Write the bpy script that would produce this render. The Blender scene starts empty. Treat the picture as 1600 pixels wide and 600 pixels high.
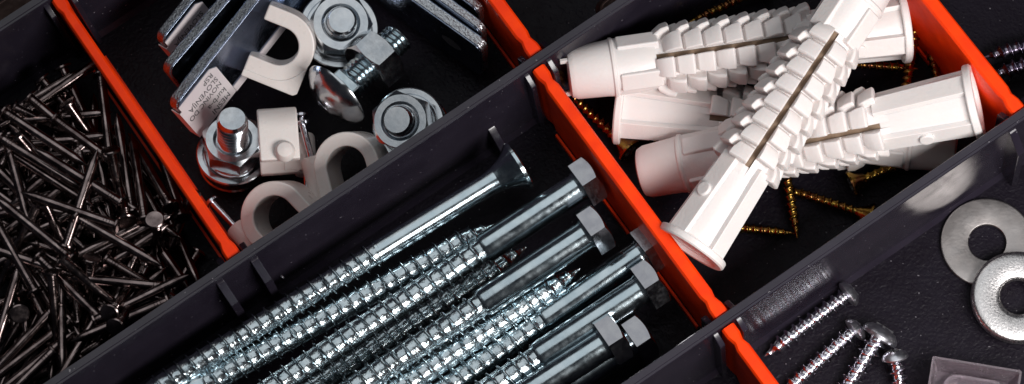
import bpy, bmesh, math, random
from mathutils import Vector, Matrix
random.seed(7)
C = bpy.context.scene
# ------------------------------------------------------------------ camera
# one unit = 2 cm; z = 0 is the rim of the compartment walls
CAM = Vector((3.94, -14.0, 43.7))
FWD = (-CAM).normalized()
RIGHT = (Vector((1, 0, 0)) - FWD * FWD.x).normalized()
UP = RIGHT.cross(FWD).normalized()
D0 = CAM.length
cam = bpy.data.cameras.new('camera')
camo = bpy.data.objects.new('camera', cam)
C.collection.objects.link(camo)
m = Matrix((RIGHT, UP, -FWD)).transposed().to_4x4()
m.translation = CAM
camo.matrix_world = m
cam.sensor_width = 36.0
cam.lens = 36.0 * D0 / 16.0
cam.clip_start = 1.0
cam.clip_end = 500.0
C.camera = camo
# ------------------------------------------------------------------ world and lamps
W = bpy.data.worlds.new('World'); C.world = W; W.use_nodes = True
bg = W.node_tree.nodes['Background']
bg.inputs[0].default_value = (0.75, 0.8, 1.0, 1); bg.inputs[1].default_value = 0.02
C.view_settings.view_transform = 'Standard'
C.view_settings.look = 'None'
C.view_settings.exposure = 0.0
C.view_settings.gamma = 1.0

def area(name, loc, target, sx, sy, power, col=(1, 1, 1), xdir=(1, 0, 0)):
    l = bpy.data.lights.new(name, 'AREA'); l.shape = 'RECTANGLE'; l.size = sx; l.size_y = sy
    l.energy = power; l.color = col
    o = bpy.data.objects.new(name, l); C.collection.objects.link(o)
    z = (Vector(loc) - Vector(target)).normalized(); x = Vector(xdir); x = (x - z * x.dot(z)).normalized(); y = z.cross(x)
    M = Matrix((x, y, z)).transposed().to_4x4(); M.translation = loc
    o.matrix_world = M
    return o
area('key_softbox', (12.8, -8.6, 14.5), (3.5, 0, -1), 13, 7.5, 5600, (1.0, 0.97, 0.95), (.83, .55, 0))
area('top_softbox', (-9, 17.0, 52.0), (0, 0, -1), 52, 60, 7400, (0.95, 0.98, 1.0), (.83, .55, 0))

# ------------------------------------------------------------------ helpers
def at(px, py, z=0.0):
    """point of the place at height z seen at a pixel of the 1600 x 600 photograph"""
    d = FWD * D0 + RIGHT * ((px - 800) / 100.0) + UP * ((300 - py) / 100.0)
    t = (z - CAM.z) / d.z
    return CAM + d * t

def frame(p0, p1, roll=0.0, up=None):
    """matrix at p0, local Z towards p1, local X kept towards 'up' (world z)"""
    z = (p1 - p0).normalized()
    u = Vector(up) if up else Vector((0, 0, 1))
    if abs(z.dot(u)) > 0.97: u = Vector((1, 0, 0)) if abs(z.x) < .9 else Vector((0, 1, 0))
    x = (u - z * u.dot(z)).normalized()
    y = z.cross(x)
    M = Matrix((x, y, z)).transposed().to_4x4()
    M = M @ Matrix.Rotation(roll, 4, 'Z')
    M.translation = p0
    return M

class MB:
    def __init__(s): s.v = []; s.f = []
    def add(s, vs, fs, M=None):
        b = len(s.v)
        for p in vs:
            p = Vector(p)
            s.v.append(tuple(M @ p) if M else tuple(p))
        for f in fs: s.f.append([i + b for i in f])
        return s
    def box(s, x0, x1, y0, y1, z0, z1, M=None):
        vs = [(x, y, z) for z in (z0, z1) for y in (y0, y1) for x in (x0, x1)]
        return s.add(vs, [(0, 2, 3, 1), (4, 5, 7, 6), (0, 1, 5, 4), (2, 6, 7, 3), (0, 4, 6, 2), (1, 3, 7, 5)], M)
    def rings(s, rings, close_start=True, close_end=True, M=None):
        n = len(rings[0]); vs = [p for r in rings for p in r]; fs = []
        for i in range(len(rings) - 1):
            for j in range(n):
                k = (j + 1) % n
                fs.append((i * n + j, i * n + k, (i + 1) * n + k, (i + 1) * n + j))
        if close_start: fs.append(tuple(range(n - 1, -1, -1)))
        if close_end: fs.append(tuple(range((len(rings) - 1) * n, len(rings) * n)))
        return s.add(vs, fs, M)
    def lathe(s, prof, n=32, a0=True, a1=True, M=None):
        R = [[(r * math.cos(2 * math.pi * j / n), r * math.sin(2 * math.pi * j / n), z) for j in range(n)] for r, z in prof]
        return s.rings(R, a0, a1, M)
    def torus_lathe(s, prof, n=40, M=None):
        """closed profile ring (r, z) turned about Z"""
        k = len(prof); vs = []; fs = []
        for j in range(n):
            a = 2 * math.pi * j / n
            vs += [(r * math.cos(a), r * math.sin(a), z) for r, z in prof]
        for j in range(n):
            q = (j + 1) % n
            for i in range(k):
                h = (i + 1) % k
                fs.append((j * k + i, q * k + i, q * k + h, j * k + h))
        return s.add(vs, fs, M)
    def prism(s, poly, z0, z1, M=None):
        n = len(poly)
        vs = [(x, y, z0) for x, y in poly] + [(x, y, z1) for x, y in poly]
        fs = [tuple(range(n - 1, -1, -1)), tuple(range(n, 2 * n))]
        fs += [(i, (i + 1) % n, n + (i + 1) % n, n + i) for i in range(n)]
        return s.add(vs, fs, M)
    def tube(s, p0, p1, r, n=10):
        p0 = Vector(p0); p1 = Vector(p1); M = frame(p0, p1)
        return s.lathe([(r, 0), (r, (p1 - p0).length)], n, M=M)
    def helix(s, z0, z1, rc, ro, pitch, tip=0.0, seg=18, prof=None, jit=0.0, fade=0.0):
        prof = prof or [(0, .10), (.14, 0), (.60, 0), (.75, .12), (.85, 1), (.90, 1)]
        K = len(prof); n = int((z1 - z0) / pitch * seg) + 1; vs = []; fs = []
        rnd = random.Random(int(z1 * 1000))
        for i in range(-seg, n + 1):
            th = 2 * math.pi * i / seg
            for o, h in prof:
                z = z0 + pitch * (i / seg + o)
                sc = 1.0
                if tip and z > z1 - tip: sc = max(0.03, (z1 - z) / tip) ** 0.8
                hh = h
                if fade and z < z0 + fade: hh = h * max(0, (z - z0) / fade)
                r = (rc + (ro - rc) * hh) * sc
                if jit: r *= 1 + rnd.uniform(-jit, jit)
                if z < z0: z = z0
                if z > z1: z = z1; r = min(r, rc * .5)
                vs.append((r * math.cos(th), r * math.sin(th), z))
        N = n + 1 + seg
        for i in range(N - 1):
            for k in range(K):
                if k < K - 1: q = [(i, k), (i, k + 1), (i + 1, k + 1), (i + 1, k)]
                else:
                    if i + 1 + seg >= N: continue
                    q = [(i, k), (i + seg, 0), (i + 1 + seg, 0), (i + 1, k)]
                fs.append([a * K + b for a, b in q][::-1])
        return s.add(vs, fs)
    def build(s, name, mat, parent=None, angle=32, bevel=0.0, bseg=2, recalc=True, weld=False):
        me = bpy.data.meshes.new(name)
        bm = bmesh.new()
        vv = [bm.verts.new(p) for p in s.v]
        for f in s.f:
            try: bm.faces.new([vv[i] for i in f])
            except ValueError: pass
        if weld: bmesh.ops.remove_doubles(bm, verts=bm.verts, dist=1e-4)
        if recalc: bmesh.ops.recalc_face_normals(bm, faces=bm.faces)
        lim = math.radians(angle)
        for f in bm.faces: f.smooth = True
        for e in bm.edges:
            e.smooth = e.is_manifold and e.calc_face_angle(0) < lim
        bm.to_mesh(me); bm.free()
        me.materials.append(mat)
        o = bpy.data.objects.new(name, me); C.collection.objects.link(o)
        if parent: o.parent = parent
        if bevel:
            b = o.modifiers.new('bevel', 'BEVEL'); b.width = bevel; b.segments = bseg; b.limit_method = 'ANGLE'
            b.angle_limit = math.radians(30); b.harden_normals = True
        return o

def tag(o, label, cat, group=None, kind=None):
    if label: o['label'] = label
    if cat: o['category'] = cat
    if group: o['group'] = group
    if kind: o['kind'] = kind
    return o
def thing(name, label, cat, M=None, group=None):
    o = bpy.data.objects.new(name, None); C.collection.objects.link(o)
    o.empty_display_size = 0.2
    if M is not None: o.matrix_world = M
    return tag(o, label, cat, group)
def dup(root, M, label=None, group=None):
    r = root.copy(); C.collection.objects.link(r); r.matrix_world = M
    if label: r['label'] = label
    if group: r['group'] = group
    for ch in list(root.children):
        c = ch.copy(); C.collection.objects.link(c); c.parent = r
        for g in list(ch.children):
            d = g.copy(); C.collection.objects.link(d); d.parent = c
    return r

# ------------------------------------------------------------------ materials
def mat(name, col, metal=0.0, rough=0.4, col2=None, nscale=6.0, rvar=0.08, bump=0.0, bscale=40.0, bdist=0.02,
        grain=None, spec=0.5, detail=4.0, sss=0.0, trans=0.0, coat=0.0, scratch=0.0, ior=None, speck=0.0):
    M = bpy.data.materials.new(name); M.use_nodes = True
    nt = M.node_tree; N = nt.nodes; L = nt.links
    b = N['Principled BSDF']
    b.inputs['Metallic'].default_value = metal
    b.inputs['Specular IOR Level'].default_value = spec
    if sss:
        b.inputs['Subsurface Weight'].default_value = sss
        b.inputs['Subsurface Radius'].default_value = (1.0, .7, .6)
        b.inputs['Subsurface Scale'].default_value = 0.08
    if trans: b.inputs['Transmission Weight'].default_value = trans
    if ior: b.inputs['IOR'].default_value = ior
    if coat: b.inputs['Coat Weight'].default_value = coat; b.inputs['Coat Roughness'].default_value = .15
    tc = N.new('ShaderNodeTexCoord')
    oi = N.new('ShaderNodeObjectInfo')
    add = N.new('ShaderNodeVectorMath'); add.operation = 'ADD'
    mul = N.new('ShaderNodeMath'); mul.operation = 'MULTIPLY'; mul.inputs[1].default_value = 40.0
    L.new(oi.outputs['Random'], mul.inputs[0])
    L.new(tc.outputs['Object'], add.inputs[0]); L.new(mul.outputs[0], add.inputs[1])
    vec = add.outputs[0]
    n1 = N.new('ShaderNodeTexNoise'); n1.inputs['Scale'].default_value = nscale; n1.inputs['Detail'].default_value = detail
    L.new(vec, n1.inputs['Vector'])
    mx = N.new('ShaderNodeMix'); mx.data_type = 'RGBA'
    c2 = col2 or tuple(c * 0.8 for c in col)
    mx.inputs[6].default_value = (*col, 1); mx.inputs[7].default_value = (*c2, 1)
    cr = N.new('ShaderNodeMapRange'); cr.inputs[1].default_value = .35; cr.inputs[2].default_value = .65
    L.new(n1.outputs['Fac'], cr.inputs[0]); L.new(cr.outputs[0], mx.inputs[0]); src = mx.outputs[2]
    if speck:       # lint and dust lying on the plastic
        nd = N.new('ShaderNodeTexNoise'); nd.inputs['Scale'].default_value = 17.0; nd.inputs['Detail'].default_value = 1.5
        L.new(vec, nd.inputs['Vector'])
        md = N.new('ShaderNodeMapRange'); md.inputs[1].default_value = .735; md.inputs[2].default_value = .775; md.inputs[4].default_value = speck
        L.new(nd.outputs['Fac'], md.inputs[0])
        m2 = N.new('ShaderNodeMix'); m2.data_type = 'RGBA'; m2.inputs[7].default_value = (.35, .33, .36, 1)
        L.new(md.outputs[0], m2.inputs[0]); L.new(src, m2.inputs[6]); src = m2.outputs[2]
    L.new(src, b.inputs['Base Color'])
    n2 = N.new('ShaderNodeTexNoise'); n2.inputs['Scale'].default_value = nscale * 2.3; n2.inputs['Detail'].default_value = 6
    L.new(vec, n2.inputs['Vector'])
    mr = N.new('ShaderNodeMapRange'); mr.inputs[1].default_value = .3; mr.inputs[2].default_value = .7
    mr.inputs[3].default_value = max(0.02, rough - rvar); mr.inputs[4].default_value = rough + rvar
    L.new(n2.outputs['Fac'], mr.inputs[0]); L.new(mr.outputs[0], b.inputs['Roughness'])
    h = None
    if grain:      # leathery moulded grain
        v = N.new('ShaderNodeTexVoronoi'); v.inputs['Scale'].default_value = grain[0]; v.feature = 'SMOOTH_F1'
        nn = N.new('ShaderNodeTexNoise'); nn.inputs['Scale'].default_value = grain[0] * .55; nn.inputs['Detail'].default_value = 3
        nn.inputs['Distortion'].default_value = 1.2
        L.new(vec, v.inputs['Vector']); L.new(vec, nn.inputs['Vector'])
        a = N.new('ShaderNodeMath'); a.operation = 'MULTIPLY_ADD'; a.inputs[1].default_value = -.5
        L.new(v.outputs['Distance'], a.inputs[0]); L.new(nn.outputs['Fac'], a.inputs[2])
        bp = N.new('ShaderNodeBump'); bp.inputs['Strength'].default_value = grain[1]; bp.inputs['Distance'].default_value = grain[2]
        L.new(a.outputs[0], bp.inputs['Height']); h = bp
    if scratch:
        mp = N.new('ShaderNodeMapping'); mp.inputs['Scale'].default_value = (2.0, 45, 45); mp.inputs['Rotation'].default_value = (0, 0, .5)
        L.new(vec, mp.inputs['Vector'])
        ns = N.new('ShaderNodeTexNoise'); ns.inputs['Scale'].default_value = 2.5; ns.inputs['Detail'].default_value = 5
        L.new(mp.outputs[0], ns.inputs['Vector'])
        bp = N.new('ShaderNodeBump'); bp.inputs['Strength'].default_value = scratch; bp.inputs['Distance'].default_value = .01
        L.new(ns.outputs['Fac'], bp.inputs['Height'])
        if h: L.new(h.outputs[0], bp.inputs['Normal'])
        h = bp
    if bump:
        nb = N.new('ShaderNodeTexNoise'); nb.inputs['Scale'].default_value = bscale; nb.inputs['Detail'].default_value = 3
        L.new(vec, nb.inputs['Vector'])
        bp = N.new('ShaderNodeBump'); bp.inputs['Strength'].default_value = bump; bp.inputs['Distance'].default_value = bdist
        L.new(nb.outputs['Fac'], bp.inputs['Height'])
        if h: L.new(h.outputs[0], bp.inputs['Normal'])
        h = bp
    if h: L.new(h.outputs[0], b.inputs['Normal'])
    return M

BLACK = mat('black_plastic', (.016, .013, .021), speck=.5, rough=.20, rvar=.07, col2=(.022, .018, .028), nscale=1.5, bump=.012, bscale=8, scratch=.03)
FLOOR = mat('grained_black_plastic', (.007, .005, .009), speck=.4, rough=.42, rvar=.05, col2=(.009, .007, .012), nscale=2, grain=(19.0, .45, .03), spec=.11)
ORANGE = mat('orange_plastic', (1.0, .055, .002), spec=.18, rough=.42, rvar=.05, col2=(.88, .040, .003), nscale=3, bump=.25, bscale=30, bdist=.01)
NYLON = mat('white_nylon', (.80, .745, .725), rough=.42, rvar=.06, col2=(.77, .72, .71), nscale=2, bump=.30, bscale=22, bdist=.012, sss=.25)
CLIPM = mat('clip_nylon', (.83, .765, .735), rough=.30, rvar=.05, col2=(.79, .72, .69), nscale=2, bump=.12, bscale=18, sss=.25)
SLITM = mat('slit_shade_tan', (.20, .13, .08), rough=.6)  # brown painted in for the dark depth of the plug slit
ZINC = mat('zinc_steel', (.66, .68, .70), 1.0, .19, (.54, .58, .62), 3, .06, bump=.05, bscale=12, bdist=.01)
BOLT = mat('blue_zinc_steel', (.60, .69, .73), 1.0, .19, (.50, .60, .65), 4, .05, bump=.07, bscale=10, bdist=.02)
THREAD = mat('rolled_thread_steel', (.62, .69, .72), 1.0, .21, (.46, .54, .58), 7, .06, bump=.40, bscale=11, bdist=.04)
HEADM = mat('matt_head_steel', (.42, .42, .44), 1.0, .18, (.35, .35, .38), 6, .06, bump=.06, bscale=30, bdist=.01)
NAILM = mat('dark_nail_steel', (.33, .262, .252), 1.0, .20, (.10, .074, .072), 4, .09, bump=.10, bscale=25, bdist=.01)
GOLD = mat('yellow_passivated_steel', (.46, .30, .055), 1.0, .22, (.24, .09, .04), 6, .08, bump=.2, bscale=20)
DSCREW = mat('dark_violet_steel', (.30, .27, .33), 1.0, .28, (.20, .17, .24), 6, .08, bump=.2, bscale=20)
SHEAD = mat('screw_head_steel', (.74, .74, .80), 1.0, .34, (.66, .66, .70), 6, .06, bump=.08, bscale=20)
CSCREW = mat('bright_screw_steel', (.76, .76, .82), 1.0, .19, (.62, .62, .68), 6, .08, bump=.15, bscale=20)
WASHD = mat('washer_steel_shade_tone', (.46, .43, .42), 1.0, .38, (.38, .35, .34), 3, .06, bump=.25, bscale=20, bdist=.008, scratch=.06)  # darker base puts the tilt away from the light into colour; scratches are real
WASHB = mat('washer_steel_lit_tone', (.74, .72, .72), 1.0, .30, (.62, .60, .60), 20, .08, bump=.30, bscale=30, bdist=.012)  # lighter base puts the tilt towards the light into colour; pitting is real
PLATE = mat('galvanised_plate_dark_reflection', (.27, .31, .40), 1.0, .20, (.20, .24, .32), 3, .08, bump=.25, bscale=28, bdist=.01)  # dark blue base carries the dark reflection on the bar faces
PLATEDGE = mat('galvanised_cut_edge', (.62, .64, .67), 1.0, .30, (.46, .48, .51), 18, .1, bump=.6, bscale=26, bdist=.02)
PAPER = mat('paper_label', (.72, .66, .67), rough=.5, rvar=.05, col2=(.66, .60, .62), nscale=3, bump=.2, bscale=6, bdist=.02)
INK_AND_SHADE = mat('black_ink_and_shade', (.02, .018, .022), rough=.5)  # print ink, also the painted shade of recesses and holes
BROWN = mat('brown_oxidised_steel', (.22, .15, .13), 1.0, .42, (.14, .09, .08), 4, .08, bump=.2, bscale=20)
CLEAR = mat('translucent_plastic', (.66, .57, .63), rough=.22, rvar=.06, col2=(.60, .52, .58), nscale=3, bump=.15, bscale=10, trans=.85, ior=1.35)

# ------------------------------------------------------------------ the organiser box
FZ = -2.1
box = thing('organizer_box', 'black plastic organizer box with fixed walls holding all the fasteners', 'organizer box', Matrix.Identity(4))
lines = {0: ((0, 40), (62, 0)), 1: ((73, 602), (980, 0)), 2: ((984, 602), (1600, 175))}
walls = {}
for k, (a, b) in lines.items():
    walls[k] = (at(*a), at(*b))
dirs = [(b - a).normalized() for a, b in walls.values()]
U = ((dirs[1] + dirs[2]) / 2).normalized()          # along the walls
V = Vector((U.y, -U.x, 0))                          # across, to the lower right
off = {k: (a + b).dot(V) / 2 for k, (a, b) in walls.items()}
pitch_row = (off[2] - off[0]) / 2
off[-1] = off[0] - pitch_row; off[3] = off[2] + pitch_row
ULO, UHI = -14.0, 14.0
WT = 0.085
Mbox = Matrix((U, V, Vector((0, 0, -1)) * -1)).transposed().to_4x4()
if Mbox.determinant() < 0: Mbox = Matrix((U, -V, Vector((0, 0, 1)))).transposed().to_4x4(); VS = -1
else: VS = 1
g = MB(); g.box(ULO, UHI, min(VS * off[-1], VS * off[3]) - .1, max(VS * off[-1], VS * off[3]) + .1, FZ - .15, FZ, Mbox)
g.build('base', FLOOR, box)
for k in sorted(off):
    w = MB(); c = VS * off[k]
    # section: rim with a fine raised lip, slightly tapered, foot fillet
    s = 1
    sec = [(-WT - .05, FZ - .05), (-WT - .035, FZ + .18), (-WT, -.02), (-WT + .012, 0), (WT - .05, 0), (WT - .042, -.016), (WT - .008, -.016), (WT, -.03), (WT + .035, FZ + .18), (WT + .05, FZ + .1), (WT + .16, FZ - .05)]
    ring = lambda u: [tuple(Mbox @ Vector((u, c + x * VS, z))) for x, z in sec]
    w.rings([ring(ULO), ring(UHI)])
    w.build('compartment_wall', BLACK, box, angle=25)
for u in (ULO - .1, UHI + .1):
    w = MB(); w.box(u - .1, u + .1, min(VS * off[-1], VS * off[3]), max(VS * off[-1], VS * off[3]), FZ, 0, Mbox); w.build('end_wall', BLACK, box)

def uv_of(p): return p.dot(U), p.dot(V)
def rib(u, k, side, out=.24, top=-.12, th=.05, low=.34):
    """slot guide standing out of wall k on one side, u along the wall"""
    g = MB()
    x0 = off[k] + side * (WT - .01); x1 = off[k] + side * (WT + out)
    P = [(x0, top), (x0 + side * .05, top - .02), (x1, top - low), (x1 + side * .02, FZ + .01), (x0, FZ + .01)]
    for s_, zz in ((-1, 0), (1, 0)): pass
    r0 = [tuple(Mbox @ Vector((u - th, VS * x, z))) for x, z in P]
    r1 = [tuple(Mbox @ Vector((u + th, VS * x, z))) for x, z in P]
    g.rings([r0, r1])
    g.build('slot_rib', BLACK, box, bevel=.018)

# ------------------------------------------------------------------ orange dividers
DIV = [((108, 12), (358, 402), 'long orange divider between the nail heap and the cable clips'),
       ((600, -300), (838, 84), 'short visible orange divider at the top edge beside the stacked flat bars'),
       ((858, 112), (1118, 496), 'orange divider between the large lag bolts and the white wall plugs'),
       ((1146, 522), (1390, 910), 'orange divider stub at the bottom edge beside the small screws'),
       ((1340, -215), (1592, 172), 'orange divider at the upper right behind the white plug collar')]
rows = [(0, 1), (0, 1), (1, 2), (2, 3), (1, 2)]
for (a, b, lab), (k0, k1) in zip(DIV, rows):
    pa, pb = at(*a, -.06), at(*b, -.06)
    ua = ub = None
    # the end seen in the photograph fixes the divider's place along the walls
    if a[1] < 0: us = uv_of(pb)[0]
    elif b[1] > 600: us = uv_of(pa)[0]
    else: us = (uv_of(pa)[0] + uv_of(pb)[0]) / 2
    v0 = off[k0] + WT + .012; v1 = off[k1] - WT - .012
    M = Mbox.copy(); M.translation = U * us + V * v0
    t = thing('divider', lab, 'divider', M, 'orange removable dividers')
    Lc = v1 - v0
    def station(v, h):      # cross section: half thickness h at the top
        tz = -.05
        return [tuple(Vector((x, VS * v, z))) for x, z in
                ((-h * .8, FZ + .03), (-h, tz - .05), (-h + .035, tz), (h - .035, tz), (h, tz - .05), (h * .8, FZ + .03))]
    hb = .096 if 'nail heap' in lab else .116
    g = MB()
    g.rings([station(0.005, .115), station(.17, .115), station(.30, .082), station(.42, hb), station(Lc - .42, hb), station(Lc - .30, .09), station(Lc - .17, .125), station(Lc - .005, .13)])
    g.build('panel', ORANGE, t, angle=40, bevel=.012)
    g = MB()
    for s_ in (-1, 1): g.box(s_ * .145 - .02, s_ * .145 + .02, VS * .5, VS * (Lc - .5), FZ + .02, FZ + .16)
    g.build('foot_strip', ORANGE, t)
    for kk, sd in ((k0, 1), (k1, -1)):
        for du in (-.215, .215): rib(us + du, kk, sd, out=.20, top=-.1, low=.16)
for px, py, k in ((352, 452, 1), (406, 418, 1), (1592, 214, 2)):
    u = uv_of(at(px, py, -.1))[0]
    rib(u, k, 1, out=.30, top=-.14, low=.45, th=.07)

rib(uv_of(at(782, 214, -1.0))[0], 1, 1, out=.34, top=-1.25, low=.4, th=.07)

# ------------------------------------------------------------------ fastener builders
def hexr(th, af): return af / 2 / math.cos(((th + math.pi / 6) % (math.pi / 3)) - math.pi / 6)
def hexbody(g, z0, z1, af, both=False, M=None, hole=None):
    n = 72; r0 = af / 2 * .97; R = []
    hr = [hexr(2 * math.pi * j / n, af) for j in range(n)]
    co = [(math.cos(2 * math.pi * j / n), math.sin(2 * math.pi * j / n)) for j in range(n)]
    ch = lambda r: max(0, (r - r0)) * .62
    if both: R.append([(r0 * c, r0 * s, z0) for c, s in co])
    R.append([(r * c, r * s, z0 + (ch(r) if both else 0)) for r, (c, s) in zip(hr, co)])
    R.append([(r * c, r * s, z1 - ch(r)) for r, (c, s) in zip(hr, co)])
    R.append([(r0 * c, r0 * s, z1) for c, s in co])
    if hole:
        R.append([((hole + .05) * c, (hole + .05) * s, z1 - .001) for c, s in co])
        R.append([(hole * c, hole * s, z1 - .05) for c, s in co])
    g.rings(R, M=M)

def make_lag(label, M, L=7.2, shank=1.85, group='large lag bolts and screws laid side by side', head='hex', rc=.195, ro=.248, rs=.242, pitch=.205, af=.76, hh=.30):
    name = 'lag_bolt' if head == 'hex' else 'wood_screw'
    t = thing(name, label, 'bolt' if head == 'hex' else 'screw', M, group)
    if head == 'hex':
        g = MB(); hexbody(g, -hh, 0, af, M=Matrix.Scale(-1, 4, (0, 0, 1)) @ Matrix.Translation((0, 0, hh)))
        g.build('head', HEADM, t, angle=28)
        g = MB(); g.lathe([(rs + .02, 0), (rs + .005, .04), (rs, .06), (rs, shank - .04), (rc + .02, shank + .03)], 40, M=None)
        g.build('shank', BOLT, t)
    else:
        g = MB(); g.lathe([(.24, -.02), (.40, -.02), (.42, .0), (.42, .05), (.33, .15), (.26, .28), (.215, .44)], 48)
        g.build('head', BOLT, t)
        g = MB(); g.lathe([(.21, .42), (rs, .62), (rs, shank - .03), (rc + .02, shank + .05)], 40)
        g.build('shank', BOLT, t)
    g = MB(); g.helix(shank, L, rc, ro, pitch, tip=.55, seg=22, jit=.016)
    g.lathe([(rc * .98, shank - .02), (rc * .98, L - .55), (.02, L - .01)], 22)
    g.build('threaded_shaft', THREAD, t, angle=50)
    return t

def make_screw(label, cat, M, L, rc, ro, pitch, hr, matl, kind='pan', group=None, smooth=.0):
    t = thing('screw', label, cat, M, group)
    g = MB()
    if kind == 'pan':
        g.lathe([(hr * .35, -hr * .52), (hr * .42, -hr * .70), (hr * .62, -hr * .62), (hr * .88, -hr * .42), (hr, -hr * .16), (hr * .98, -.02), (hr * .8, 0.0), (rc, .02)], 32)
    elif kind == 'washer':
        g.lathe([(hr * .25, -hr * .28), (hr * .30, -hr * .48), (hr * .7, -hr * .36), (hr * .93, -hr * .16), (hr, 0), (hr * .97, .05), (rc * 1.2, .07)], 36)
    else:
        g.lathe([(hr * .3, .03), (hr * .35, -.01), (hr * .97, -.01), (hr, .02), (hr * .7, .10), (rc * 1.2, .26)], 32)
    h = g.build('head', SHEAD if matl is CSCREW else matl, t)
    g = MB()
    w = hr * .16
    zt = {'pan': -hr * .74, 'washer': -hr * .52}.get(kind, -.03)
    g.box(-hr * .5, hr * .5, -w / 2, w / 2, zt, zt + .035); g.box(-w / 2, w / 2, -hr * .5, -w / 2 - .002, zt, zt + .035); g.box(-w / 2, w / 2, w / 2 + .002, hr * .5, zt, zt + .035)
    g.build('recess_shade_cross', INK_AND_SHADE, h)  # raised dark cross, painted shade of the driver recess
    g = MB(); g.helix(.04 + smooth, L, rc, ro, pitch, tip=.32, seg=18, prof=[(0, .20), (.16, .04), (.42, .04), (.62, .22), (.76, 1), (.83, 1)])
    g.lathe([(rc, 0), (rc, L - .3), (.012, L - .01)], 18)
    g.build('threaded_shaft', matl, t, angle=50)
    return t

def A(a, b, roll=0): return frame(at(*a), at(*b), roll)

# ---- lag bolts: (head end, tip direction), heights chosen so that they lie on one another
LAGS = [
 ((905, 291, -.95), (430, 604, -1.05), 'hex', 1.82, .17, 'upper of the two hex lag bolts just below the countersunk screw'),
 ((917, 366, -.88), (560, 602, -.98), 'hex', 1.98, .10, 'hex lag bolt with its bright shank second from the top of the bolt row'),
 ((1003, 396, -1.30), (640, 648, -1.35), 'hex', 1.9, .25, 'hex lag bolt whose partly hidden head touches the orange divider'),
 ((1003, 452, -.92), (640, 690, -1.0), 'hex', 1.95, .22, 'hex lag bolt with the large dark head farthest to the right'),
 ((985, 535, -1.30), (640, 765, -1.3), 'hex', 1.9, .02, 'hex lag bolt lying under the lowest bolt with only its head end showing'),
 ((945, 537, -.82), (600, 760, -.9), 'hex', 1.95, .13, 'lowest hex lag bolt nearest to the bottom edge')]
for a, b, hd, sh, roll, lab in LAGS:
    p0, p1 = at(*a), at(*b)
    make_lag(lab, frame(p0, p1, roll), shank=sh)
p0, p1 = at(812, 258, -.98), at(250, 604, -1.08)
make_lag('countersunk wood screw with long smooth shank lying along the black wall', frame(p0, p1), shank=2.62, head='csk', L=7.4, rs=.19, ro=.228, rc=.178)
REV = [((776, 350, -1.28), (300, 612, -1.22), 'pointed lag screw lying head down left between countersunk screw and upper hex bolt'),
       ((906, 420, -1.28), (500, 690, -1.2), 'pointed lag screw whose tip ends beside the orange divider under the second hex bolt'),
       ((822, 386, -1.85), (420, 650, -1.85), 'deeper lag screw showing only its tip between the two upper hex bolts'),
       ((770, 560, -1.85), (420, 790, -1.85), 'deep lag screw mostly hidden under the lower hex bolts')]
for a, b, lab in REV:
    p0, p1 = at(*a), at(*b); d = (p0 - p1).normalized()
    make_lag(lab, frame(p0 - d * 7.2, p0), shank=1.9)

# ---- small bright screws in the lower right compartment
make_screw('bright pan head screw lying along the wall that mirrors it', 'screw', A((1322, 462, -1.88), (1190, 560, -2.0)), 1.62, .095, .152, .155, .225, CSCREW, group='small screws on the grained floor')
make_screw('pan head screw second from the wall with its tip off the bottom edge', 'screw', A((1333, 518, -1.86), (1238, 602, -1.98)), 1.62, .092, .148, .155, .215, CSCREW, group='small screws on the grained floor')
make_screw('thicker screw with a wide washer head between two smaller screws', 'screw', A((1375, 524, -1.72), (1322, 606, -1.95)), 1.7, .108, .175, .16, .31, CSCREW, 'washer', group='small screws on the grained floor')
make_screw('rightmost small screw standing steeply beside the translucent part', 'screw', A((1399, 562, -1.72), (1407, 606, -1.95)), 1.2, .09, .15, .155, .215, CSCREW, group='small screws on the grained floor')

# ---- dark screws beyond the right divider
make_screw('upper dark violet screw at the right edge beyond the orange divider', 'screw', A((1720, 42, -1.7), (1540, 89, -1.8)), 1.95, .095, .155, .15, .26, DSCREW, group='dark screws at the right edge')
make_screw('lower dark violet screw at the right edge beyond the orange divider', 'screw', A((1730, 68, -1.55), (1552, 116, -1.75)), 1.95, .095, .155, .15, .26, DSCREW, group='dark screws at the right edge')

# ---- yellow passivated screws under the plugs: (head end, tip end)
GS = [((984, 236, -1.7), (898, 152, -1.75), 'yellow screw beside the orange divider under the left plug end'),
      ((1018, 219, -1.75), (1075, 190, -1.8), 'short visible yellow screw above the pink shaded plug nose'),
      ((1412, 160, -1.5), (1434, 30, -1.75), 'upright lying yellow screw behind the rear plug collar'),
      ((1290, 96, -1.7), (1425, 107, -1.75), 'level yellow screw under the upper plug collar'),
      ((1470, 150, -1.9), (1449, 55, -1.9), 'reddish dark screw against the upper right orange divider'),
      ((1222, 230, -1.75), (1246, 372, -1.9), 'yellow screw pointing straight down below the crossing plugs'),
      ((1362, 338, -1.85), (1245, 300, -1.9), 'yellow screw whose head hides behind the lower wall'),
      ((1330, 288, -1.75), (1432, 246, -1.7), 'dim yellow screw with a round head under the pale plug'),
      ((1100, 350, -1.9), (1231, 364, -1.95), 'yellow screw coming out from under the foremost plug'),
      ((1200, -22, -1.7), (1072, 37, -1.8), 'dim yellow screw above the upper plug near the top edge')]
for i, (a, b, lab) in enumerate(GS):
    pa, pb = at(*a), at(*b); L = 1.5 if i not in (1,) else 1.2
    make_screw(lab, 'screw', frame(pa, pb), max(L, (pb - pa).length), .064, .092, .12, .22, GOLD, 'flat', 'yellow screws under the wall plugs', smooth=.2)

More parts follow.
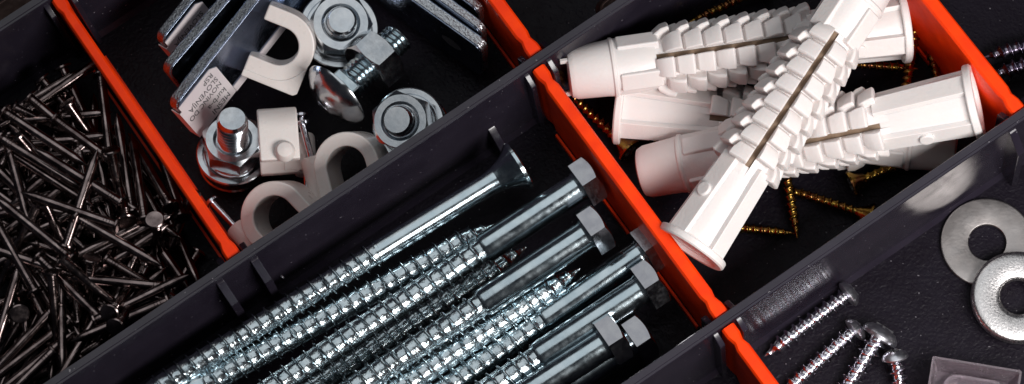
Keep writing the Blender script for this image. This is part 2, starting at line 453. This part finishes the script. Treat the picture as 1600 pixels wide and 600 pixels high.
# ------------------------------------------------------------------ white wall plugs
def make_plug(label, M, prongs=False):
    t = thing('wall_plug', label, 'wall plug', M, 'white nylon wall plugs')
    Z1, Z2, ZL = 1.38, 4.02, 5.38
    # nose
    g = MB(); g.lathe([(.06, .10), (.07, .03), (.30, .0), (.385, .03), (.425, .12), (.45, .60), (.462, .70), (.485, .72), (.485, .76), (.462, .79), (.455, 1.2), (.43, Z1 + .05)], 40)
    for a in ((0.5, 2.6, 4.2) if prongs else ()):
        g.box(.30, .37, -.03, .03, -.10, .03, Matrix.Rotation(a, 4, 'Z'))
    g.build('nose', NYLON, t, angle=30, bevel=.006)
    g = MB()
    for k in range(4):
        a = math.pi / 4 + k * math.pi / 2
        g.box(.30, .49, -.16, .16, .82, Z1 + .12, Matrix.Rotation(a, 4, 'Z'))
    g.build('nose_ridges', NYLON, t, bevel=.03)
    # expansion section: two halves with a slit, eight rows of teeth
    g = MB()
    gap = .046
    for s_ in (-1, 1):
        P = []
        for j in range(13):
            a = -math.pi / 2 + math.pi * j / 12
            P.append((s_ * max(gap, .40 * math.cos(a)), .40 * math.sin(a)))
        if s_ < 0: P = P[::-1]
        g.prism(P, Z1 - .1, Z2 + .15)
    g.build('expansion_core', NYLON, t)
    g = MB(); g.box(-.042, .042, -.36, .36, Z1 - .05, Z2 + .1); g.build('slit_shade_fill', SLITM, t)  # solid brown box, the open slit's shade put in as colour
    g = MB()
    pz = .325
    for k in range(8):
        ac = math.pi / 8 + k * math.pi / 4 + math.pi / 2
        da = math.radians(18.6)
        zz = Z1 + .02 + (.16 if k % 2 else 0)
        for q in range(8 if not k % 2 else 7):
            z0 = zz + q * pz; z1 = z0 + pz * .92
            rl, rm, rh = .47, .585, .602
            rr = random.uniform(-.012, .012)
            R = []
            for z, ro in ((z0, .44), (z0 + pz * .10, .50), (z0 + pz * .5, .578 + rr), (z1 - .025, rh + rr), (z1, rh - .035 + rr)):
                ring = []
                for a, f in ((ac - da, 0), (ac - da * .86, 1), (ac, 1.0), (ac + da * .86, 1), (ac + da, 0)):
                    r = ro * (1 if f else .94)
                    x, y = r * math.cos(a), r * math.sin(a)
                    if abs(x) < gap + .004: x = math.copysign(gap + .004, math.cos(ac))
                    ring.append((x, y, z))
                for a in (ac + da * .9, ac - da * .9):
                    x, y = .33 * math.cos(a), .33 * math.sin(a)
                    if abs(x) < gap + .004: x = math.copysign(gap + .004, math.cos(ac))
                    ring.append((x, y, z))
                R.append(ring)
            g.rings(R)
    g.build('teeth', NYLON, t, angle=38, bevel=.014)
    # sleeve with ridges, boss and collar
    g = MB(); g.lathe([(.37, Z2 - .05), (.40, Z2 + .1), (.43, Z2 + .5), (.475, ZL), (.36, ZL + .02), (.36, ZL - .9)], 40)
    for k in range(4):
        a = math.pi / 4 + k * math.pi / 2
        M4 = Matrix.Rotation(a, 4, 'Z')
        vs = [(.30, -.15, Z2 - .12), (.46, -.15, Z2 - .12), (.46, .15, Z2 - .12), (.30, .15, Z2 - .12), (.30, -.17, ZL + .03), (.535, -.17, ZL + .03), (.535, .17, ZL + .03), (.30, .17, ZL + .03)]
        g.add(vs, [(0, 1, 2, 3)[::-1], (4, 5, 6, 7), (0, 1, 5, 4), (1, 2, 6, 5), (2, 3, 7, 6), (3, 0, 4, 7)], M4)
    for a in (-math.pi / 4,):
        g.lathe([(.12, .40), (.12, .535), (.105, .55)], 24, M=Matrix.Rotation(a, 4, 'Z') @ Matrix.Translation((0, 0, Z2 + .62)) @ Matrix.Rotation(math.pi / 2, 4, 'Y'))
    g.build('sleeve', NYLON, t, angle=30, bevel=.02)
    g = MB(); g.torus_lathe([(.36, ZL), (.585, ZL), (.60, ZL + .02), (.60, ZL + .10), (.575, ZL + .125), (.47, ZL + .125), (.44, ZL + .06), (.38, ZL + .055)], 56)
    g.build('collar', NYLON, t, angle=35)
    g = MB(); g.lathe([(.43, ZL + .03), (.43, ZL + .045), (.1, ZL + .04)], 40); g.box(-.02, .02, -.13, .13, ZL + .035, ZL + .052)
    g.build('end_web', NYLON, t)
    return t
PL = 5.50
def plug(nose, flange, roll, lab, **k):
    pn, pf = at(*nose), at(*flange); d = (pf - pn).normalized()
    return make_plug(lab, frame(pf - d * PL, pf, roll), **k)
plug((1375, -55, .20), (1078, 390, -.30), 1.33, 'topmost white wall plug lying crosswise over the others')
plug((978, 275, -1.5), (1527, 158, -.28), 2.06, 'white wall plug with pink shaded nose and bright collar at the right')
plug((884, 116, -.72), (1416, 40, -.95), 1.76, 'upper white wall plug with its pronged nose against the orange divider', prongs=True)
plug((1492, 228, -1.6), (964, 168, -1.5), 1.27, 'lowest greyish wall plug showing beneath the upper plug')

# ------------------------------------------------------------------ bolts with nuts and washers
def make_stud(label, M, L, nut_z, wash_z, wr=.60, af=.90, r=.255, wo=(0, 0), group='bolts with nuts and washers'):
    """M: Z along the bolt towards its free end; origin at the carriage head"""
    t = thing('bolt', label, 'bolt', M, group)
    g = MB(); g.lathe([(.05, -.20), (.30, -.15), (.50, -.05), (.56, .02), (.54, .05), (.2, .06)], 40); g.build('carriage_head', ZINC, t)
    g = MB(); g.helix(.05, L - .07, r * .84, r, .085, seg=26, prof=[(0, 0), (.46, 1), (.56, 1)])
    g.lathe([(r * .83, 0), (r * .83, L - .02)], 32)
    g.lathe([(r * .97, L - .09), (r * .96, L - .055), (r * .82, L)], 48)
    g.build('threaded_shaft', ZINC, t, angle=30)
    g = MB(); hexbody(g, nut_z, nut_z + .36, af, both=True, hole=r + .015); g.build('nut', ZINC, t, angle=28)
    if wash_z is not None:
        R = wr; z = wash_z
        g = MB(); g.torus_lathe([(.28, z), (R - .01, z), (R, z + .015), (R, z + .06), (R - .02, z + .075), (R - .10, z + .075), (R - .12, z + .055), (R - .16, z + .055), (R - .18, z + .085), (R - .26, z + .095), (.28, z + .095)], 64,
                               M=Matrix.Translation((wo[0], wo[1], 0)))
        g.build('flange_washer', ZINC, t, angle=28)
        g = MB(); g.torus_lathe([(.28, z + .10), (.40, z + .10), (.41, z + .12), (.41, z + .155), (.28, z + .16)], 48); g.build('spring_washer', ZINC, t)
    return t
def stud(base, end, roll, L, nut, wash, lab, **k):
    p0, p1 = at(*base), at(*end); d = (p1 - p0).normalized()
    return make_stud(lab, frame(p1 - d * L, p1, roll), L, nut, wash, **k)
stud((364, 243, -1.65), (363, 185, -.50), .4, 1.45, .45, .27, 'upright bolt with nut and ringed washer beside the long orange divider')
stud((529, 46, -1.5), (534, 31, -.75), .15, 1.3, .72, .50, 'bright bolt seen end on with nut and washer at the top edge', wr=.66, af=.92)
stud((643, 196, -1.25), (620, 187, -.30), .1, 1.3, .72, .46, 'bolt with tilted nut and washer tucked behind the central black wall', af=.88)
# carriage bolt lying with the domed head towards us
p0, p1 = at(522, 152, -.90), at(624, 58, -1.20)
t = thing('carriage_bolt', 'carriage bolt lying with its mirror domed head in front and a nut behind', 'bolt', frame(p0, p1, .05), 'bolts with nuts and washers')
LL = (p1 - p0).length
g = MB(); g.lathe([(.02, -.235), (.14, -.225), (.28, -.19), (.42, -.125), (.54, -.035), (.605, .04), (.61, .07), (.585, .085), (.2, .09)], 56); g.build('domed_head', ZINC, t, angle=40)
g = MB(); g.box(-.235, .235, -.235, .235, .08, .36); g.build('square_neck', BOLT, t, bevel=.03)
g = MB(); g.helix(.36, LL, .225, .265, .085, seg=26, prof=[(0, 0), (.46, 1), (.56, 1)]); g.lathe([(.222, .3), (.222, LL - .05), (.2, LL)], 32); g.build('threaded_shaft', BOLT, t, angle=30)
g = MB(); hexbody(g, LL * .46, LL * .46 + .46, .90, both=True, hole=.28); g.build('nut', ZINC, t, angle=28)

# ------------------------------------------------------------------ flat washers
def washer(c, tilt_to, R, r, h, matl, lab):
    M = frame(c, c + Vector(tilt_to))
    t = thing('washer', lab, 'washer', M, 'loose flat washers')
    e = .09 if h > .12 else .02
    g = MB(); g.torus_lathe([(r, .02), (r + .02, 0), (R - .02, 0), (R, .02), (R, h - e * .9), (R - e * .25, h - e * .38), (R - e * .7, h - e * .1), (R - e * 1.4, h), (r + e, h), (r + e * .4, h - e * .15), (r, h - e * .6)], 96)
    g.build('ring', matl, t, angle=45 if h > .12 else 25)
    return t
washer(at(1542, 381, FZ + .02), (0, 0, 1), .74, .30, .09, WASHD, 'dull scratched flat washer lying flat behind the bright one')
washer(at(1590, 466, FZ + .20), (.05, -.05, 1), .75, .28, .15, WASHB, 'bright pitted flat washer leaning on the dull washer')

# ------------------------------------------------------------------ translucent part at the lower right edge
pa, pb = at(1457, 556, -1.45), at(1597, 579, -1.45)
ux = (pb - pa).normalized(); uy = Vector((ux.y, -ux.x, 0)); M = Matrix((ux, -uy, Vector((0, 0, 1)))).transposed().to_4x4(); M.translation = Vector((pa.x, pa.y, FZ))
t = thing('plastic_tray', 'small translucent pinkish plastic tray cut by the bottom right edge', 'tray', M)
Wd = (pb - pa).length; Hh = -1.45 - FZ
def rrect(x0, x1, y0, y1, r, n=6):
    P = []
    for cx, cy, a0 in ((x1 - r, y1 - r, 0), (x0 + r, y1 - r, 90), (x0 + r, y0 + r, 180), (x1 - r, y0 + r, 270)):
        for i in range(n + 1):
            a = math.radians(a0 + 90 * i / n); P.append((cx + r * math.cos(a), cy + r * math.sin(a)))
    return P
def ring3(P, z): return [(x, y, z) for x, y in P]
g = MB(); g.rings([ring3(rrect(.04, Wd - .10, -1.1, -.03, .04), 0.01), ring3(rrect(0, Wd, -1.2, 0, .04), Hh), ring3(rrect(.035, Wd - .035, -1.165, -.035, .03), Hh), ring3(rrect(.10, Wd - .16, -1.06, -.09, .04), .06)])
g.build('shell', CLEAR, t, angle=35)
g = MB(); g.rings([ring3(rrect(.24, Wd - .2, -1.0, -.17, .22), .07), ring3(rrect(.24, Wd - .2, -1.0, -.17, .22), .42), ring3(rrect(.29, Wd - .25, -.95, -.22, .18), .42), ring3(rrect(.29, Wd - .25, -.95, -.22, .18), .12)])
g.build('inner_rim', CLEAR, t, angle=35)

# ------------------------------------------------------------------ cable clips with nails
def nail_mesh(g, L=1.6, r=.065, hr=.15):
    n = 14
    g.lathe([(r, .0), (r, L - .22), (r * .55, L - .10), (.008, L)], n)
def clip(label, M, nail=None, w=.62, ri=.34, ro=.50, leg=.42, bside=1, zoff=0.0, nub=False, block=False, btop=.22):
    """arch in local XY (legs along -Y), extruded along Z; boss beside one leg"""
    t = thing('cable_clip', label, 'cable clip', M, 'white cable clips')
    P = []; n = 20
    for i in range(n + 1):
        a = math.pi * i / n; P.append((ro * math.cos(a), ro * math.sin(a)))
    P.append((-ro, -leg)); P.append((-ri, -leg))
    for i in range(n + 1):
        a = math.pi - math.pi * i / n; P.append((ri * math.cos(a), ri * math.sin(a)))
    P.append((ri, -leg)); P.append((ro, -leg))
    g = MB()
    k = len(P)
    # build the extrusion as quads between outer and inner outline
    outer = P[:n + 1][::-1]; outer = [(-ro, -leg)] + outer + [(ro, -leg)]
    inner = P[n + 3:2 * n + 4]; inner = [(-ri, -leg)] + inner + [(ri, -leg)]
    m_ = len(outer); vs = []
    for z in (-w / 2, w / 2):
        vs += [(x, y, z) for x, y in outer] + [(x, y, z) for x, y in inner]
    fs = []
    q = 2 * m_
    for i in range(m_ - 1):
        fs += [(i, i + 1, m_ + i + 1, m_ + i), (q + i, q + m_ + i, q + m_ + i + 1, q + i + 1), (i, q + i, q + i + 1, i + 1), (m_ + i, m_ + i + 1, q + m_ + i + 1, q + m_ + i)]
    for i in (0, m_ - 1): fs.append((i, m_ + i, q + m_ + i, q + i))
    g.add(vs, fs)
    g.build('arch', CLIPM, t, angle=40, bevel=.03, bseg=3)
    g = MB(); bx = bside * (ro + .10)
    if block:
        ins = [(ro * math.sin(q) - .02 * math.sin(q), ro * math.cos(q) - .02 * math.cos(q)) for q in [math.pi / 2 * i_ / 8 for i_ in range(9)]]
        P = [(.20, .56)] + [(x_, y_) for x_, y_ in ins if x_ > .20] + [(ro - .02, -leg), (ro + .10, -leg), (ro + .10, .50), (ro + .05, .56)]
        g.prism(P, -w / 2 - .02, w / 2 + .02)
    else:
        g.lathe([(.165, -leg), (.185, -leg + .04), (.185, btop - .06), (.155, btop)], 28, M=Matrix.Translation((bx, 0, zoff)) @ Matrix.Rotation(-math.pi / 2, 4, 'X'))
        g.box(bx - bside * .18 - .09, bx - bside * .18 + .09, -leg + .03, .12, -.19 + zoff * .6, .19 + zoff * .6)
    g.build('nail_boss' if not block else 'base_block', CLIPM, t, angle=35, bevel=.02)
    if nub:
        g = MB(); g.lathe([(.17, -.02), (.165, .06), (.12, .13), (.02, .16)], 24, M=Matrix.Translation((-ro, -leg + .12, .08)) @ Matrix.Rotation(-math.pi / 2, 4, 'Y'))
        g.build('nub', CLIPM, t, angle=35)
    if nail:
        z1, z0 = nail
        g = MB(); Mn = Matrix.Translation((bx, z1, zoff)) @ Matrix.Rotation(math.pi / 2, 4, 'X')
        g.lathe([(.055, 0), (.055, z1 - z0), (.01, z1 - z0 + .12)], 14, M=Mn)
        g.lathe([(.10, -.03), (.12, -.01), (.12, .03), (.06, .05)], 20, M=Mn)
        g.build('nail', CSCREW, t)
    return t
def fr3(o, xdir, zdir):
    z = Vector(zdir).normalized(); x = Vector(xdir); x = (x - z * x.dot(z)).normalized(); y = z.cross(x)
    M = Matrix((x, y, z)).transposed().to_4x4(); M.translation = o
    return M
# directions are in world axes; legs run along -Y
clip('open c shaped cable clip beside the steel bar with the printed sticker', fr3(at(438, 68, -.95), (-.30, -.90, 0), (.10, -.58, 1)), None, w=.54, ri=.315, ro=.58, leg=.40, bside=1, block=True)
clip('cable clip seen from its flat back between bolt washer and nail', fr3(at(435, 217, -.95), (-.15, .05, -1), (1, .12, -.15)), (.55, -.85), w=.64, leg=.48, bside=1, zoff=.42, nub=True)
clip('round cable clip with a nail tucked between bolt and central wall', fr3(at(552, 260, -1.15), (1, .28, 0), (-.24, -.36, 1)), (.92, -.6), bside=-1, w=.66, ri=.335, ro=.565, btop=.34)
clip('reddish shaded cable clip in the corner next to the orange divider', fr3(at(440, 339, -1.25), (.72, .70, 0), (-.24, -.34, 1)), (1.05, -.6), bside=-1, w=.66, ri=.35, ro=.585, btop=.48)

# ------------------------------------------------------------------ flat steel bars
def text_mesh(body, size, matl, parent, M):
    cu = bpy.data.curves.new('lettering', 'FONT'); cu.body = body; cu.size = size; cu.extrude = 0.001
    o = bpy.data.objects.new('lettering', cu); C.collection.objects.link(o)
    dg = bpy.context.evaluated_depsgraph_get()
    me = bpy.data.meshes.new_from_object(o.evaluated_get(dg))
    bpy.data.objects.remove(o); me.name = 'lettering'; me.transform(M)
    me.materials.clear(); me.materials.append(matl)
    q = bpy.data.objects.new('lettering', me); C.collection.objects.link(q); q.parent = parent
    return q
def bar(label, p_end, p_far, face_n, Wd=1.0, th=.20, L=4.5, sticker=None, group='flat steel bars standing on edge', cat='steel bar', matl=None, name='steel_bar', hole=True, strip=False):
    """local X along the bar from its rounded end, Y down across its width, Z = face normal; origin on the near top edge"""
    x = (p_far - p_end).normalized(); n = Vector(face_n); n = (n - x * n.dot(x)).normalized(); y = n.cross(x)
    M = Matrix((x, y, n)).transposed().to_4x4(); M.translation = p_end
    if (M.to_3x3() @ Vector((0, 1, 0))).z > 0:
        y = -y; M = Matrix((x, y, n)).transposed().to_4x4(); M.translation = p_end
    t = thing(name, label, cat, M, group)
    P = []
    r = .16
    for i in range(7):
        a = math.pi + math.pi / 2 * i / 6; P.append((r + r * math.cos(a), r + r * math.sin(a)))
    P += [(L, 0), (L, Wd)]
    for i in range(7):
        a = math.pi / 2 + math.pi / 2 * i / 6; P.append((r + r * math.cos(a), Wd - r + r * math.sin(a)))
    g = MB(); g.prism(P, -th + .03, -.03)
    # faces as slightly smaller plates, leaving a rolled edge
    g2 = MB()
    Pin = [(max(x_, .0) * 1.0 + (.015 if x_ < .3 else 0), y_ + (.015 if y_ < Wd / 2 else -.015)) for x_, y_ in P]
    g.build('cut_edge', matl or PLATEDGE, t, angle=30, bevel=.0)
    g2.prism(Pin, -.031, 0); g2.prism(Pin, -th, -th + .031)
    g2.build('flat_face', matl or PLATE, t, angle=30, bevel=.01)
    if hole:
        g = MB(); g.lathe([(.0, .0005), (.10, .001), (.115, .003)], 24, False, False, M=Matrix.Translation((.62, Wd * .5, 0)) @ Matrix.Scale(1.8, 4, (1, 0, 0)))
        g.build('hole_shade_disc', INK_AND_SHADE, t)  # flat dark disc, painted shade of a hole that is not cut
    if sticker:
        s0, s1, y0, y1, rows_, ts = sticker
        g = MB()
        e = .012
        outline = [(s0, y0), (s1 - .12, y0), (s1, y0 + .1), (s1, y1), (s0, y1)]
        g.prism(outline, .002, .002 + e)
        # wraps round the rounded end
        g.box(-.03, s0 + .002, y0 + .12, y1, .003, .003 + e)
        g.box(-.03, -.012, y0 + .16, y1, -th - .01, .003)
        sk = g.build('sticker', PAPER, t)
        if strip:
            g = MB(); g.box(s1 + .005, 2.3, .86, 1.0, .003, .02); g.build('paper_strip', PAPER, t)
        for body, sx, sy, sz in rows_:
            # read from the far end towards the rounded end, letters upside down in the picture
            flip = -1
            Mt = Matrix.Translation((sx, sy, .016)) @ ts
            text_mesh(body, sz, INK_AND_SHADE, sk, Mt)
    return t
FN = (.62, -.68, .30)
TS = Matrix.Scale(-1, 4, (1, 0, 0))
bar('thick steel bar with a printed white sticker nearest the open cable clip', at(273, 166, -.42), at(418, -18, -.42), FN, Wd=1.0, th=.21, L=4.6,
    sticker=(.02, .95, .10, .99, [('RSP', .82, .17, .15), ('SLOVENIJA', .84, .33, .15), ('NOVINC DO', .84, .48, .14), ('kurb-a', .84, .66, .17), ('MESNI', .84, .82, .16)], TS), strip=True)
bar('middle steel bar with a red reflecting end between two stickered bars', at(262, 112, -.45), at(373, -18, -.45), FN, Wd=1.0, th=.21, L=4.6)
bar('leftmost steel bar with a white sticker under its rounded end', at(252, 63, -.5), at(332, -38, -.5), FN, Wd=1.0, th=.20, L=4.6,
    sticker=(.02, .95, .10, .99, [('SLOVENIJA', .84, .30, .15), ('NOVINC DO', .84, .48, .14)], TS))
FN2 = (-.60, -.72, .14)
bar('nearest of three stacked steel bars leaning beside the short orange divider', at(752, 78, -.62), at(640, -2, -.62), FN2, Wd=1.0, th=.20, L=4.2, group='stacked steel bars leaning by the divider')
bar('middle of three stacked steel bars leaning beside the short orange divider', at(752, 50, -.55), at(664, -14, -.55), FN2, Wd=1.0, th=.17, L=4.2, group='stacked steel bars leaning by the divider')
bar('rearmost of three stacked steel bars mostly beyond the top edge', at(748, 18, -.48), at(686, -28, -.48), FN2, Wd=1.0, th=.17, L=4.2, group='stacked steel bars leaning by the divider')
bar('brown flat bar in the corner compartment at the top left edge', at(-60, 45, -.9), at(60, -38, -.9), (.3, -.5, .9), Wd=.9, th=.12, L=4, matl=BROWN, group='brown flat bars at the top edge', hole=False)
bar('pinkish brown bar end peeking out at the top edge behind the central wall', at(932, 12, -1.35), at(1050, -78, -1.35), (.3, -.4, .9), Wd=.6, th=.35, L=3, matl=BROWN, group='brown flat bars at the top edge', hole=False)

# ------------------------------------------------------------------ nails
def make_nail(label, M, L=1.65):
    t = thing('nail', label, 'nail', M, 'dark nails heaped in the left compartment')
    g = MB(); g.lathe([(.077, .0), (.080, .03), (.080, L - .25), (.052, L - .11), (.006, L)], 14)
    for q in range(3): g.torus_lathe([(.07, .10 + q * .05), (.086, .115 + q * .05), (.07, .13 + q * .05)], 12)
    g.build('shank', NAILM, t, angle=40)
    g = MB(); g.lathe([(.05, -.038), (.140, -.034), (.158, -.020), (.158, .006), (.148, .014)], 28); g.build('head', NAILM, t, angle=22)
    return t
proto = make_nail('x', Matrix.Identity(4))
used = [False]
def nail(M, label):
    if not used[0]:
        used[0] = True; proto.matrix_world = M; proto['label'] = label; return proto
    return dup(proto, M, label)
T = 'dark steel nail lying loose on top of the nail heap'
# (head px, tip px, head z, tip z, label)
NL = [
 ((8, 176), (150, 268), -.72, -.85, 'long bright nail running from the left edge across the upper heap'),
 ((47, 153), (118, 212), -.95, -1.15, 'nail whose head rises highest near the wall shadow'),
 ((87, 187), (168, 246), -1.0, -1.1, None), ((28, 214), (72, 268), -.85, -1.3, 'short looking corroded nail pointing down right near the left edge'),
 ((2, 216), (128, 294), -.80, -.95, 'thick dark nail parallel below the long bright nail'),
 ((20, 228), (150, 214), -1.15, -1.15, None), ((35, 250), (175, 232), -1.2, -1.2, None), ((22, 190), (150, 178), -1.25, -1.2, None),
 ((106, 162), (144, 216), -.95, -1.4, None), ((66, 124), (140, 210), -1.35, -1.75, None), ((98, 106), (150, 220), -1.4, -1.75, None),
 ((62, 160), (160, 92), -1.25, -1.25, None), ((60, 150), (130, 108), -1.35, -1.35, None),
 ((173, 236), (198, 352), -.62, -1.5, 'nail with its round head facing up left of the orange divider middle'),
 ((158, 118), (172, 245), -1.15, -1.1, None), ((206, 330), (184, 186), -1.2, -1.0, None),
 ((224, 328), (205, 208), -.85, -1.1, 'reddish nail beside the divider with its flat head low'),
 ((266, 322), (214, 232), -.85, -1.15, 'reddish nail nearest the orange divider'),
 ((198, 345), (178, 250), -.75, -1.35, None), ((244, 355), (258, 420), -.62, -2.0, 'nail standing upright with a bright round head facing the viewer'),
 ((272, 302), (240, 210), -1.1, -1.3, None), ((103, 385), (152, 236), -.72, -.55, 'bright nail standing out across the middle of the heap'),
 ((188, 316), (100, 261), -.80, -.62, None), ((182, 352), (90, 320), -.70, -.60, 'nail pointing left just above the long bright pointed nail'),
 ((122, 341), (259, 419), -.70, -.62, 'long bright nail whose point aims at the lower right'),
 ((112, 404), (24, 333), -.72, -.60, 'nail pointing up left in the centre left of the heap'),
 ((10, 218), (46, 352), -.95, -1.05, None), ((-30, 240), (58, 324), -1.1, -1.2, None), ((18, 240), (150, 325), -1.0, -1.1, None),
 ((55, 455), (0, 358), -.85, -.70, 'nail pointing up left at the left edge'), ((80, 426), (92, 560), -.52, -1.3, 'nail hanging down from a wide round head in the lower heap'),
 ((98, 406), (180, 476), -.55, -1.0, 'nail with a tilted oval head just above the wide round head'),
 ((120, 432), (36, 404), -.95, -.80, None), ((95, 428), (98, 590), -.98, -.95, 'bright nail running straight down to the lower wall'),
 ((262, 448), (97, 432), -.85, -.75, None), ((92, 433), (172, 512), -.85, -.95, None),
 ((150, 500), (317, 419), -.78, -.66, 'long dark nail parallel to the central wall'),
 ((262, 470), (94, 541), -.68, -.62, 'reddish dark nail lying along the wall below the others'),
 ((92, 474), (8, 562), -1.0, -1.05, None), ((110, 500), (6, 580), -1.1, -1.1, None), ((84, 548), (20, 610), -.95, -1.0, None), ((-10, 620), (46, 575), -1.0, -1.0, None),
 ((34, 405), (-4, 530), -.95, -1.0, None), ((26, 415), (66, 490), -1.0, -1.2, None), ((36, 412), (96, 500), -1.1, -1.25, None),
 ((212, 470), (238, 436), -.95, -1.5, None), ((166, 405), (236, 446), -1.0, -1.2, None), ((200, 455), (225, 425), -1.0, -1.6, None),
 ((70, 318), (98, 378), -.75, -1.2, 'nail with a bent looking head left of the bright standing nail'), ((58, 322), (20, 400), -.95, -1.3, None),
 ((180, 380), (280, 330), -1.15, -1.1, None), ((96, 412), (200, 360), -1.05, -1.1, None), ((130, 440), (190, 400), -1.2, -1.1, None),
 ((300, 300), (268, 380), -1.1, -1.5, None), ((22, 168), (70, 190), -1.1, -1.3, None), ((150, 290), (215, 330), -1.1, -1.2, None),
 ((120, 300), (70, 250), -1.2, -1.15, None), ((40, 460), (18, 390), -1.05, -1.3, None), ((160, 480), (112, 560), -1.15, -1.0, None),
 ((30, 480), (28, 455), -1.0, -2.0, None), ((135, 470), (126, 540), -1.1, -1.7, None)]
ULIM = uv_of(at(230, 205, -.06))[0] - .2
for (h, tpt, hz, tz, lab) in NL:
    p0, p1 = at(*h, hz), at(*tpt, tz)
    d = (p1 - p0)
    end = p0 + d.normalized() * 1.65
    if uv_of(end)[0] > ULIM or uv_of(end)[1] > off[1] - .12 or end.z < FZ: p0 = p1 - d.normalized() * 1.65
    nail(frame(p0, p0 + d, random.uniform(0, 6)), lab or T)
B = 'dark steel nail buried deeper among others in the nail heap'
u1 = uv_of(at(230, 205))[0] - .35
cnt = 0
while cnt < 100:
    u = random.uniform(u1 - 4.6, u1); v = random.uniform(off[0] + .5, off[1] - .35)
    z = random.uniform(-1.98, -1.40)
    a = random.uniform(0, 6.283); L = 1.65
    du, dv = math.cos(a) * L, math.sin(a) * L
    if not (off[0] + .2 < v + dv < off[1] - .25 and u1 - 5.2 < u + du < u1 + .1): continue
    if v < off[0] + 1.0 and z > -1.5: continue
    p0 = U * u + V * v + Vector((0, 0, z)); p1 = U * (u + du) + V * (v + dv) + Vector((0, 0, max(-1.98, min(-1.35, z + random.uniform(-.35, .35)))))
    nail(frame(p0, p1), B); cnt += 1

cnt = 0
while cnt < 24:      # the heap thins out towards the upper wall
    u = random.uniform(u1 - 4.4, u1 - .2); v = random.uniform(off[0] + .25, off[0] + 1.3)
    z = random.uniform(-2.0, -1.62); a = random.uniform(-.7, .7) + random.choice((0, math.pi)); L = 1.65
    du, dv = math.cos(a) * L, math.sin(a) * L
    if not (off[0] + .2 < v + dv and u1 - 5.2 < u + du < u1 + .1): continue
    p0 = U * u + V * v + Vector((0, 0, z)); p1 = p0 + U * du + V * dv + Vector((0, 0, max(-2.02, z + random.uniform(-.2, .2)) - z))
    nail(frame(p0, p1), B); cnt += 1

cnt = 0
while cnt < 34:      # nails filling the corner between the long divider and the central wall
    u = random.uniform(u1 - 2.6, u1 + .05); v = random.uniform(off[0] + 1.6, off[1] - .2)
    z = random.uniform(-1.85, -1.15); a = random.gauss(0, .5) + random.choice((0, math.pi / 2, math.pi, -math.pi / 2)); L = 1.65
    du, dv = math.cos(a) * L, math.sin(a) * L
    if not (off[0] + .6 < v + dv < off[1] - .2 and u + du < u1 + .1): continue
    p0 = U * u + V * v + Vector((0, 0, z)); p1 = p0 + U * du + V * dv + Vector((0, 0, random.uniform(-.25, .1)))
    nail(frame(p0, p1), B); cnt += 1
